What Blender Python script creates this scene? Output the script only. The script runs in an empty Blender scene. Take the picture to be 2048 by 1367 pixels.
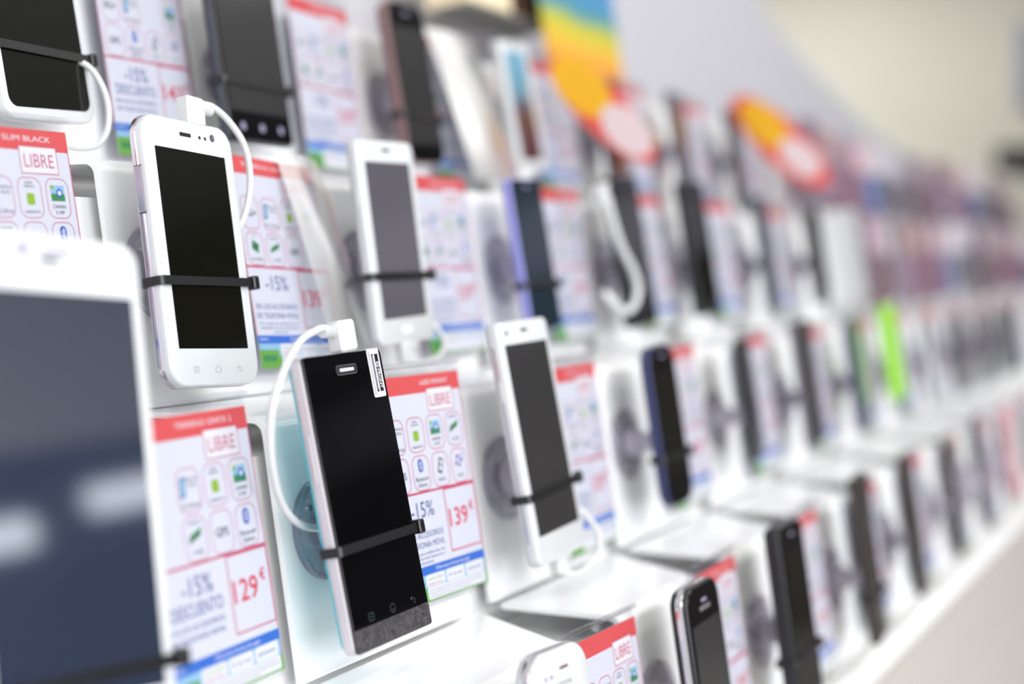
import bpy, bmesh, math, random
from mathutils import Matrix, Vector
random.seed(7)
SC = bpy.context.scene
COL = SC.collection
rad = math.radians

# ------------------------------------------------------------------ frame of the display
# s runs along the shelves, u up the leaning boards, n out of the boards (millimetres), seen from the eye point
TILT = rad(9.0)
EYE_Z = 1.25
def W(s, u, n):
    return Vector((s, u*math.sin(TILT) - n*math.cos(TILT), u*math.cos(TILT) + n*math.sin(TILT)))*0.001 + Vector((0, 0, EYE_Z))
BOARD = Matrix(((1, 0, 0), (0, math.sin(TILT), -math.cos(TILT)), (0, math.cos(TILT), math.sin(TILT))))   # columns s, u, n

# ------------------------------------------------------------------ camera
FPX = 3050.0
def cam_axes():
    a = Vector((2550.0-1024, 683.5-525, FPX)).normalized()
    u = Vector((-.14, 1, 0)); u.z = -(u.x*a.x + u.y*a.y)/a.z; u.normalize()
    n = u.cross(a)
    if n.z > 0: n = -n
    # rows = camera x, y, forward expressed in (s,u,n)
    rows = [Vector((a[i], u[i], n[i])) for i in range(3)]
    return [BOARD @ r for r in rows]
cx_, cy_, cf_ = cam_axes()
cam = bpy.data.cameras.new('camera')
cam.sensor_width = 36.0
cam.lens = FPX/2048*36
cam.clip_start = 0.02; cam.clip_end = 60
cam.dof.use_dof = True
cam.dof.focus_distance = 0.755
cam.dof.aperture_fstop = 2.8
cam.dof.aperture_blades = 0
camo = bpy.data.objects.new('camera', cam); COL.objects.link(camo)
camo.matrix_world = Matrix(((cx_.x, cy_.x, -cf_.x, 0), (cx_.y, cy_.y, -cf_.y, 0), (cx_.z, cy_.z, -cf_.z, EYE_Z), (0, 0, 0, 1)))
SC.camera = camo

# ------------------------------------------------------------------ light
SC.view_settings.view_transform = 'Standard'
SC.view_settings.look = 'None'
SC.view_settings.gamma = 1.0
SC.view_settings.use_curve_mapping = False
SC.view_settings.exposure = -0.07
wd = bpy.data.worlds.new('store_air'); SC.world = wd; wd.use_nodes = True
SC.cycles.max_bounces = 8; SC.cycles.diffuse_bounces = 4; SC.cycles.glossy_bounces = 4; SC.cycles.transparent_max_bounces = 12; SC.cycles.caustics_reflective = False; SC.cycles.caustics_refractive = False
bg = wd.node_tree.nodes['Background']
bg.inputs[0].default_value = (0.97, 0.98, 1.0, 1); bg.inputs[1].default_value = 0.8
def area(name, loc, sx, sy, power, rot=(0, 0, 0), col=(1, 0.99, 0.97)):
    l = bpy.data.lights.new(name, 'AREA'); l.shape = 'RECTANGLE'; l.size = sx; l.size_y = sy; l.energy = power; l.color = col
    o = bpy.data.objects.new(name, l); COL.objects.link(o); o.location = loc; o.rotation_euler = rot
    return o
# fluorescent strips under the ceiling, running along the aisle
for y, pw, xs in ((-0.45, 8, (-1.5, 1.2, 3.9, 6.6)), (-1.5, 17, (-1.5, 1.2, 3.9))):
    for x in xs:
        area('ceiling_lamp', (x, y, 3.15), 2.2, 0.22, pw)
for y in (-2.6, -3.6):                                       # unseen strips added behind the photographer as front fill
    for x in (-1.6, 0.9):
        area('ceiling_lamp', (x, y, 3.15), 2.2, 0.22, 45)
area('added_front_fill', (-1.6, -4.7, 1.9), 4.2, 2.2, 235, rot=(rad(90), 0, 0), col=(0.96, 0.98, 1))   # unseen fill light added to brighten the upright boards
area('ceiling_lamp', (7.6, 2.6, 3.15), 0.22, 3.0, 55)        # unseen lamp added to brighten the cream end wall

# ------------------------------------------------------------------ materials
def lin(c):
    c = c/255.0
    return c/12.92 if c <= 0.04045 else ((c+0.055)/1.055)**2.4
def rgb(r, g, b, k=1.0): return (lin(r)*k, lin(g)*k, lin(b)*k, 1)
MATS = {}
def mat(name, col, rough=0.5, metal=0.0, spec=0.5, coat=0.0, emit=None, estr=1.0, bump=0.0, bscale=800.0, ior=1.5):
    if name in MATS: return MATS[name]
    m = bpy.data.materials.new(name); m.use_nodes = True
    nt = m.node_tree; b = nt.nodes['Principled BSDF']
    b.inputs['Base Color'].default_value = col
    b.inputs['Roughness'].default_value = rough
    b.inputs['Metallic'].default_value = metal
    b.inputs['Specular IOR Level'].default_value = spec
    b.inputs['IOR'].default_value = ior
    b.inputs['Coat Weight'].default_value = coat
    b.inputs['Coat Roughness'].default_value = 0.06
    if emit:
        b.inputs['Emission Color'].default_value = emit; b.inputs['Emission Strength'].default_value = estr
    # a faint unevenness, so no surface is perfectly flat in tone
    tc = nt.nodes.new('ShaderNodeTexCoord'); no = nt.nodes.new('ShaderNodeTexNoise')
    no.inputs['Scale'].default_value = bscale; no.inputs['Detail'].default_value = 2
    nt.links.new(tc.outputs['Object'], no.inputs['Vector'])
    if bump:
        bp = nt.nodes.new('ShaderNodeBump'); bp.inputs['Strength'].default_value = bump; bp.inputs['Distance'].default_value = 0.0004
        nt.links.new(no.outputs['Fac'], bp.inputs['Height']); nt.links.new(bp.outputs['Normal'], b.inputs['Normal'])
    mr = nt.nodes.new('ShaderNodeMapRange'); mr.inputs['To Min'].default_value = rough*0.9; mr.inputs['To Max'].default_value = min(1, rough*1.1)
    nt.links.new(no.outputs['Fac'], mr.inputs['Value']); nt.links.new(mr.outputs['Result'], b.inputs['Roughness'])
    MATS[name] = m
    return m
def clear(name, tint=(0.93, 0.93, 0.96, 1), gloss=0.10, rough=0.05, edge=0.5):
    """thin clear plastic: mostly see-through, glossy towards grazing angles"""
    if name in MATS: return MATS[name]
    m = bpy.data.materials.new(name); m.use_nodes = True
    nt = m.node_tree; nt.nodes.clear()
    out = nt.nodes.new('ShaderNodeOutputMaterial'); mix = nt.nodes.new('ShaderNodeMixShader')
    tr = nt.nodes.new('ShaderNodeBsdfTransparent'); gl = nt.nodes.new('ShaderNodeBsdfGlossy'); lw = nt.nodes.new('ShaderNodeLayerWeight')
    tr.inputs['Color'].default_value = tint; gl.inputs['Roughness'].default_value = rough
    lw.inputs['Blend'].default_value = 0.5
    pw = nt.nodes.new('ShaderNodeMath'); pw.operation = 'POWER'; pw.inputs[1].default_value = 2.2; nt.links.new(lw.outputs['Facing'], pw.inputs[0])
    mr = nt.nodes.new('ShaderNodeMapRange'); mr.inputs['To Min'].default_value = gloss*0.4; mr.inputs['To Max'].default_value = edge
    nt.links.new(pw.outputs[0], mr.inputs['Value']); nt.links.new(mr.outputs['Result'], mix.inputs[0])
    nt.links.new(tr.outputs[0], mix.inputs[1]); nt.links.new(gl.outputs[0], mix.inputs[2]); nt.links.new(mix.outputs[0], out.inputs[0])
    MATS[name] = m
    return m
def chin_mat():
    if 'textured_chin' in MATS: return MATS['textured_chin']
    m = mat('textured_chin', rgb(58, 55, 58), 0.35)
    nt = m.node_tree; b = nt.nodes['Principled BSDF']
    tc = nt.nodes.new('ShaderNodeTexCoord'); vo = nt.nodes.new('ShaderNodeTexVoronoi'); vo.distance = 'CHEBYCHEV'
    vo.inputs['Scale'].default_value = 650; cr = nt.nodes.new('ShaderNodeValToRGB')
    cr.color_ramp.elements[0].color = rgb(44, 42, 44); cr.color_ramp.elements[1].color = rgb(84, 82, 86)
    nt.links.new(tc.outputs['Object'], vo.inputs['Vector']); nt.links.new(vo.outputs['Color'], cr.inputs['Fac']); nt.links.new(cr.outputs['Color'], b.inputs['Base Color'])
    return m
def bands_mat(name, stops, axis='Z', rough=0.4):
    """poster print and painted screen reflection: bands of colour blended along one local axis, stops = [(coordinate in metres, colour)]"""
    m = mat(name, (1, 1, 1, 1), rough)
    nt = m.node_tree; b = nt.nodes['Principled BSDF']
    tc = nt.nodes.new('ShaderNodeTexCoord'); sx = nt.nodes.new('ShaderNodeSeparateXYZ'); no = nt.nodes.new('ShaderNodeTexNoise'); no.inputs['Scale'].default_value = 14
    ad = nt.nodes.new('ShaderNodeMath'); ad.operation = 'MULTIPLY_ADD'
    mr = nt.nodes.new('ShaderNodeMapRange'); mr.inputs['From Min'].default_value = stops[0][0]; mr.inputs['From Max'].default_value = stops[-1][0]
    cr = nt.nodes.new('ShaderNodeValToRGB')
    el = cr.color_ramp.elements
    span = stops[-1][0]-stops[0][0]
    for i, (p, c) in enumerate(stops):
        e = el[0] if i == 0 else (el[-1] if i == len(stops)-1 else el.new((p-stops[0][0])/span))
        e.position = (p-stops[0][0])/span; e.color = c
    nt.links.new(tc.outputs['Object'], sx.inputs[0]); nt.links.new(tc.outputs['Object'], no.inputs['Vector'])
    nt.links.new(no.outputs['Fac'], ad.inputs[0]); ad.inputs[1].default_value = span*0.12
    nt.links.new(sx.outputs[axis], ad.inputs[2]); nt.links.new(ad.outputs[0], mr.inputs['Value'])
    nt.links.new(mr.outputs['Result'], cr.inputs['Fac']); nt.links.new(cr.outputs['Color'], b.inputs['Base Color'])
    return m

M_WHITE = mat('gloss_white_acrylic', (0.92, 0.925, 0.93, 1), 0.24, coat=0.10, bump=0.05, bscale=60)
M_BASE = mat('satin_white_laminate', (0.84, 0.84, 0.84, 1), 0.35, bump=0.03, bscale=90)
M_PHW = mat('white_phone_plastic', (0.60, 0.615, 0.63, 1), 0.12, coat=0.3)
M_PHW2 = mat('white_phone_side', (0.80, 0.78, 0.80, 1), 0.18, coat=0.4)
M_SILV = mat('satin_silver_side', rgb(205, 200, 205), 0.35, 0.15)
M_CHROME = mat('chrome_trim', (0.78, 0.76, 0.78, 1), 0.16, 1.0)
M_CHROMD = mat('lilac_metal_band', (0.50, 0.46, 0.52, 1), 0.2, 0.9)
M_BLK = mat('black_phone_plastic', rgb(28, 28, 32), 0.28)
M_NAVY = mat('navy_phone_shell', rgb(36, 44, 88), 0.3)
M_NAVY2 = mat('dark_blue_grey_shell', rgb(62, 66, 80), 0.3)
M_PURP = mat('periwinkle_phone_shell', rgb(138, 140, 205), 0.3)
M_BROWN = mat('bronze_brown_shell', rgb(46, 38, 33), 0.3)
M_REDB = mat('dark_red_brown_shell', rgb(120, 92, 92), 0.3)
M_LIME = mat('lime_green_shell', rgb(150, 214, 62), 0.35)
M_GREY = mat('grey_phone_shell', rgb(100, 98, 104), 0.3)
M_CYAN = mat('turquoise_back_cover', rgb(70, 205, 222), 0.3)
M_GLASS = mat('black_screen_glass', (0.0045, 0.0045, 0.003, 1), 0.05, spec=0.5)
M_GLASSB = mat('deep_black_front_glass', (0.003, 0.003, 0.004, 1), 0.06, spec=0.28)
M_GLASSM = mat('blueish_screen_glass', (0.010, 0.02, 0.03, 1), 0.07)
M_GLASSG = mat('grey_screen_glass', (0.085, 0.08, 0.095, 1), 0.10, spec=0.7)
M_GLASSD = mat('dark_grey_screen_glass', (0.03, 0.029, 0.03, 1), 0.10, spec=0.6)
M_TABGL = mat('smoky_tablet_glass', (0.018, 0.024, 0.045, 1), 0.05, spec=1.0, ior=1.95)
M_HOLE = mat('dark_hole', (0.006, 0.006, 0.008, 1), 0.4)
M_MESH = mat('silver_earpiece_mesh', rgb(230, 230, 235), 0.3, 0.4)
M_ICON = mat('silver_key_print', rgb(172, 170, 172), 0.5)
M_ICOND = mat('dim_key_print', rgb(52, 62, 66), 0.5)
M_ICONL = mat('lilac_key_print', rgb(140, 132, 158), 0.5)
M_TIE = mat('black_nylon', rgb(26, 26, 28), 0.33, bump=0.25, bscale=1500)
M_CORD = mat('white_rubber_cord', (0.62, 0.625, 0.635, 1), 0.38)
M_CLEAR = clear('clear_holder_plastic', tint=(0.965, 0.965, 0.975, 1), gloss=0.05, edge=0.35)
M_TUBE = clear('clear_rolled_edge', tint=(0.95, 0.95, 0.965, 1), gloss=0.15, edge=0.6)
M_DISC = clear('lilac_clear_plastic', tint=(0.965, 0.96, 0.98, 1), gloss=0.12)
M_DISC2 = clear('lilac_clear_plastic_rim', tint=(0.90, 0.89, 0.935, 1), gloss=0.25)
M_HUB = mat('grey_lilac_hub_plastic', rgb(205, 200, 215), 0.3)
M_SHEET = mat('price_sheet_paper', (0.455, 0.465, 0.54, 1), 0.55)
M_RED = mat('red_print', rgb(222, 84, 88, .64), 0.5)
M_CRIM = mat('crimson_line_print', rgb(205, 62, 98, .62), 0.5)
M_PINK = mat('pale_crimson_line_print', rgb(206, 96, 128, .62), 0.5)
M_BLUET = mat('dark_blue_print', rgb(34, 78, 158, .62), 0.5)
M_BLUEB = mat('blue_band_print', rgb(52, 112, 214, .62), 0.5)
M_SKYB = mat('sky_blue_print', rgb(150, 196, 232, .62), 0.5)
M_GREEN = mat('grass_green_print', rgb(108, 172, 74, .62), 0.5)
M_GREEN2 = mat('deep_green_print', rgb(60, 142, 84, .62), 0.5)
M_DROID = mat('yellow_green_print', rgb(150, 190, 50, .62), 0.5)
M_INK = mat('charcoal_ink', rgb(52, 52, 66), 0.5)
M_INKV = mat('violet_ink', rgb(96, 66, 148), 0.5)
M_BT = mat('bright_blue_ink', rgb(34, 92, 196, .62), 0.5)
M_PAPW = mat('white_paper_ink', (0.52, 0.525, 0.57, 1), 0.5)
M_WALL = mat('pale_grey_wall_paint', (0.53, 0.525, 0.56, 1), 0.6, bump=0.05, bscale=30)
M_CREAM = mat('cream_wall_paint', (0.78, 0.76, 0.66, 1), 0.7, bump=0.05, bscale=20)
M_FLOOR = mat('beige_floor_tile', (0.48, 0.465, 0.44, 1), 0.45, bump=0.02, bscale=8)
M_CEIL = mat('white_ceiling_board', (0.8, 0.8, 0.8, 1), 0.8)

# ------------------------------------------------------------------ mesh builder (millimetres)
class MB:
    def __init__(s):
        s.bm = bmesh.new(); s.mats = []
    def mi(s, m):
        if m not in s.mats: s.mats.append(m)
        return s.mats.index(m)
    def face(s, pts, m):
        f = s.bm.faces.new([s.bm.verts.new(p) for p in pts]); f.material_index = s.mi(m); return f
    def loft(s, loops, m, cap0=True, cap1=True, closed=True):
        k = s.mi(m); rings = [[s.bm.verts.new(p) for p in lp] for lp in loops]
        n = len(rings[0])
        for a, b in zip(rings, rings[1:]):
            for i in range(n if closed else n-1):
                f = s.bm.faces.new((a[i], a[(i+1) % n], b[(i+1) % n], b[i])); f.material_index = k
        if cap0: f = s.bm.faces.new(list(reversed(rings[0]))); f.material_index = k
        if cap1: f = s.bm.faces.new(rings[-1]); f.material_index = k
    def box(s, x0, x1, y0, y1, z0, z1, m):
        s.loft([[(x0, y0, z), (x1, y0, z), (x1, y1, z), (x0, y1, z)] for z in (z0, z1)], m)
    def slab(s, w, h, r, prof, m, cx=0, cy=0, seg=7):
        """rounded rectangle lofted through prof = [(inset, z), ...]"""
        s.loft([rr(w-2*i, h-2*i, max(r-i, .05), z, cx, cy, seg) for i, z in prof], m)
    def flat(s, w, h, r, z, m, cx=0, cy=0, seg=5):
        s.face(rr(w, h, r, z, cx, cy, seg), m)
    def frame(s, w, h, r, t, z, m, cx=0, cy=0, seg=4):
        """flat outline of a rounded rectangle"""
        a = rr(w, h, r, z, cx, cy, seg); b = rr(w-2*t, h-2*t, max(r-t, .05), z, cx, cy, seg)
        s.loft([a, b], m, False, False)
    def rect(s, x0, x1, y0, y1, z, m):
        s.face([(x0, y0, z), (x1, y0, z), (x1, y1, z), (x0, y1, z)], m)
    def disc(s, r, z0, z1, m, cx=0, cy=0, n=32, bev=0.0):
        def ring(rr_, z): return [(cx+rr_*math.cos(2*math.pi*i/n), cy+rr_*math.sin(2*math.pi*i/n), z) for i in range(n)]
        lp = [ring(r, z0), ring(r, z1-bev)]
        if bev: lp.append(ring(r-bev, z1))
        s.loft(lp, m)
    def ring(s, r0, r1, z0, z1, m, cx=0, cy=0, n=40):
        def rg(q, z): return [(cx+q*math.cos(2*math.pi*i/n), cy+q*math.sin(2*math.pi*i/n), z) for i in range(n)]
        s.loft([rg(r0, z0), rg(r1, z0), rg(r1, z1), rg(r0, z1), rg(r0, z0)], m, False, False)
    def tube(s, pts, r, m, n=12, ends=True):
        P = [Vector(p) for p in pts]; loops = []; up = Vector((0, 0, 1)); prev = None
        for i, p in enumerate(P):
            t = (P[min(i+1, len(P)-1)] - P[max(i-1, 0)]).normalized()
            if prev is None:
                a = t.cross(up if abs(t.dot(up)) < .9 else Vector((1, 0, 0))).normalized()
            else:
                a = (prev - t*prev.dot(t)).normalized()
            prev = a; b = t.cross(a)
            rr_ = r[i] if isinstance(r, (list, tuple)) else r
            loops.append([p + (a*math.cos(2*math.pi*j/n) + b*math.sin(2*math.pi*j/n))*rr_ for j in range(n)])
        s.loft(loops, m, ends, ends)
    def text(s, body, x, y, z, size, m, width=None, align='CENTER', rot=0.0, sx=1.0, bold=0.0):
        for v, fs in [text_geo(body, bold)]:
            xs = [p[0] for p in v]; ys = [p[1] for p in v]
            if not xs: return
            w = max(xs)-min(xs); k = size/0.72
            kx = (width/w) if width else k*sx
            off = {'CENTER': (min(xs)+max(xs))/2, 'LEFT': min(xs), 'RIGHT': max(xs)}[align]
            c, sn = math.cos(rot), math.sin(rot); vs = []
            for p in v:
                px, py = (p[0]-off)*kx, (p[1]-0.36)*k
                vs.append(s.bm.verts.new((x+px*c-py*sn, y+px*sn+py*c, z)))
            mi = s.mi(m)
            for f in fs:
                try: q = s.bm.faces.new([vs[i] for i in f]); q.material_index = mi
                except ValueError: pass
    def build(s, name, parent=None, smooth=35, world=False, recalc=True):
        if recalc: bmesh.ops.recalc_face_normals(s.bm, faces=s.bm.faces)
        if not world: bmesh.ops.scale(s.bm, vec=(0.001,)*3, verts=s.bm.verts)
        me = bpy.data.meshes.new(name); s.bm.to_mesh(me); s.bm.free()
        for m in s.mats: me.materials.append(m)
        if smooth:
            me.polygons.foreach_set('use_smooth', [True]*len(me.polygons)); me.set_sharp_from_angle(angle=rad(smooth))
        o = bpy.data.objects.new(name, me); COL.objects.link(o)
        if parent is not None: o.parent = parent
        return o
TG = {}
def text_geo(body, bold=0.0):
    key = (body, bold)
    if key in TG: return TG[key]
    cu = bpy.data.curves.new('tmp', 'FONT'); cu.body = body; cu.resolution_u = 3; cu.fill_mode = 'FRONT'; cu.offset = bold
    o = bpy.data.objects.new('tmp', cu); COL.objects.link(o)
    bpy.context.view_layer.update()
    dg = bpy.context.evaluated_depsgraph_get()
    me = bpy.data.meshes.new_from_object(o.evaluated_get(dg))
    TG[key] = ([tuple(v.co) for v in me.vertices], [tuple(p.vertices) for p in me.polygons])
    bpy.data.objects.remove(o); bpy.data.curves.remove(cu); bpy.data.meshes.remove(me)
    return TG[key]
def rr(w, h, r, z, cx=0, cy=0, seg=7):
    r = min(r, w/2-.01, h/2-.01); out = []
    for qx, qy, a0 in ((1, -1, -90), (1, 1, 0), (-1, 1, 90), (-1, -1, 180)):
        for i in range(seg+1):
            a = rad(a0+90*i/seg)
            out.append((cx+qx*(w/2-r)+r*math.cos(a), cy+qy*(h/2-r)+r*math.sin(a), z))
    return out
def smooth_path(pts, n=8):
    P = [Vector(p) for p in pts]; P = [P[0]*2-P[1]]+P+[P[-1]*2-P[-2]]; out = []
    for i in range(1, len(P)-2):
        a, b, c, d = P[i-1], P[i], P[i+1], P[i+2]
        for k in range(n):
            t = k/n
            out.append(0.5*((2*b)+(c-a)*t+(2*a-5*b+4*c-d)*t*t+(3*b-a-3*c+d)*t**3))
    out.append(P[-2]); return out
def tag(o, label=None, cat=None, group=None, kind=None):
    if label: o['label'] = label
    if cat: o['category'] = cat
    if group: o['group'] = group
    if kind: o['kind'] = kind
    return o
def empty(name):
    o = bpy.data.objects.new(name, None); COL.objects.link(o); o.empty_display_size = 0.01; return o
def place(o, s, u, n, roll=0, yaw=0, pit=0):
    """roll turns the face clockwise(-)/anticlockwise(+), yaw turns it along the shelf, pit leans it"""
    R = Matrix.Rotation(rad(yaw), 3, 'Y') @ Matrix.Rotation(rad(pit), 3, 'X') @ Matrix.Rotation(rad(roll), 3, 'Z')
    M = (BOARD @ R).to_4x4(); M.translation = W(s, u, n); o.matrix_world = M
    return o
def copy_tree(o, parent=None):
    c = o.copy(); COL.objects.link(c); c.parent = parent
    for ch in list(o.children): copy_tree(ch, c)
    return c
def struct(o, **k):
    o['kind'] = 'structure'; return o

# ------------------------------------------------------------------ the room
def world_box(name, x0, x1, y0, y1, z0, z1, m, parent=None):
    b = MB(); b.box(x0, x1, y0, y1, z0, z1, m); return b.build(name, parent, smooth=0, world=True)
struct(world_box('floor', -4, 12, -5, 8, -0.05, 0, M_FLOOR))
struct(world_box('ceiling', -4, 12, -5, 8, 3.3, 3.4, M_CEIL))
struct(world_box('wall_end', 9.0, 9.1, -5, 8, 0, 3.3, M_CREAM))
struct(world_box('wall_aisle', -4, 9, -5.1, -5.0, 0, 3.3, mat('navy_wall_paint', (0.10, 0.13, 0.22, 1), 0.7)))
struct(world_box('added_reflector_pale', -4, 6.0, -5.0, -4.98, 2.35, 3.3, mat('pale_reflector_paint', (0.80, 0.81, 0.84, 1), .6)))  # unseen pale panel added for the tablet glass to reflect
struct(world_box('added_reflector_taupe', 6.0, 9.0, -5.0, -4.98, 2.0, 3.3, mat('taupe_reflector_paint', (0.30, 0.27, 0.22, 1), .6)))  # unseen taupe panel added to set the tone mirrored in phone screens
b = MB()                                                     # back panel whose header drops away towards the far end
outline = [(0.0, 0), (4.6, 0), (4.6, 1.47), (3.98, 1.485), (3.35, 1.54), (2.86, 1.62), (2.57, 1.68), (2.45, 2.6), (0.0, 2.6)]
b.loft([[(x, y, z) for x, z in outline] for y in (0.80, 0.84)], M_WALL)
struct(b.build('wall_back', smooth=0, world=True))
for i, (xa, xb, za, zb) in enumerate(((4.12, 4.5, 1.90, 2.04), (4.85, 5.45, 1.99, 2.12))):
    struct(world_box('window_%d' % (i+1), xa, xb, -5.0, -4.97, za, zb, mat('bright_window_pane', (.8, .85, .9, 1), .3, emit=(.85, .92, 1, 1), estr=3)))
b = MB(); b.face([(4.3, 0.655, 0.002), (6.2, 0.838, 0.002), (6.2, 0.93, 0.002), (4.3, 0.735, 0.002)], mat('terracotta_floor_stripe', rgb(214, 150, 132), 0.5))
struct(b.build('trim_1', smooth=0, world=True))

# ------------------------------------------------------------------ the stepped display
N_BOARD = {1: -590.0, 2: -510.0, 3: -430.0, 4: -350.0}
U_TOP = {1: 273.0, 2: 134.0, 3: -5.0, 4: -144.0}
ROW = {1: 'top row', 2: 'second row', 3: 'third row', 4: 'bottom row'}
SPACING = 195.0
S0 = 588.0
b = MB()                                                     # solid stepped plinth behind and under the stands
z0 = W(0, -271.5, -350).z
# keep a simple staircase: top back, tread edge, riser foot, next tread edge ...
stair = []
for r in (1, 2, 3, 4):
    a = W(0, U_TOP[r]-19, N_BOARD[r]-12)
    stair.append((a.y, a.z))
    nz = W(0, U_TOP[r+1]-19, N_BOARD[r+1]-12).z if r < 4 else z0
    stair.append((a.y-(a.z-nz)*math.tan(TILT), nz))
plate = stair + [(0.735, z0), (0.735, stair[0][1])]
b.loft([[(x, y, z) for y, z in plate] for x in (0.25, 4.3)], M_BASE)
stepped = b.build('stepped_plinth', smooth=0, world=True)
tag(stepped, 'long white stepped plinth rising in tiers under all the phone stands', 'display plinth')
b = MB()                                                     # the table under it with its rounded white front lip
pl = [(-272, -345), (-272, -334), (-275, -329), (-281, -327), (-288, -328), (-292, -334), (-292, -345)]
b.loft([[(x, W(0, u, n).y, W(0, u, n).z) for u, n in pl] for x in (0.25, 4.3)], M_BASE)
tt = tag(b.build('display_table', smooth=50, world=True), 'white table edge running along under the bottom row of phones', 'table')
b = MB()
pa = W(0, -292, -400)
b.box(0.26, 4.29, pa.y, 0.72, 0.0, z0-.001, mat('warm_white_cabinet', rgb(192, 187, 181), .5))
b.build('cabinet_front', tt, smooth=0, world=True)

def make_stand():
    """one bent sheet of white acrylic: front board, rounded top bend, flap running back to the foot of the tier above"""
    b = MB(); t = 3.0; R = 9.0
    line = [(-128, 0.0), (-R, 0.0)]
    for i in range(1, 8):
        a = rad(90*i/7*0.93); line.append((-R+R*math.sin(a), -R+R*math.cos(a)))
    line += [(10.0, -74.0)]
    nrm = []
    for i, (u, n) in enumerate(line):
        a = line[max(i-1, 0)]; c = line[min(i+1, len(line)-1)]
        du, dn = c[0]-a[0], c[1]-a[1]; L = math.hypot(du, dn); nrm.append((dn/L, -du/L))
    inner = [(u+q[0]*t, n+q[1]*t) for (u, n), q in zip(line, nrm)]
    ring = line + inner[::-1]
    # the flap is cut away on the right, widest just behind the bend, so the cables can pass
    def right(u, n): return 169.0 if u < -8.9 and n > -6 else 128.0 + 41.0*min(1, max(0, (-n-9)/65.0))
    b.loft([[(0, u, n) for u, n in ring], [(right(u, n), u, n) for u, n in ring]], M_WHITE)
    return b.build('display_stand', smooth=40)

def make_mount():
    """clear round recoil mount screwed to the board, with the post the phone sits on"""
    root = empty('phone_mount')
    b = MB(); b.disc(24.5, 0, 2.6, M_DISC, n=40, bev=1.0); b.build('disc', root)
    b = MB(); b.ring(22.8, 25.2, 0.2, 3.6, M_DISC2); b.ring(12.5, 14.5, 2.6, 5.0, M_DISC2); b.build('rim', root)
    b = MB(); b.disc(9.5, 2.6, 12, M_HUB, n=28, bev=1); b.disc(7, 11, 27, M_HUB, n=24); b.build('hub', root)
    for a in (20, 140, 260):
        b = MB(); b.disc(1.9, 2.6, 4.2, M_CHROME, cx=18*math.cos(rad(a)), cy=18*math.sin(rad(a)), n=12); b.build('screw', root)
    return root

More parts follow.
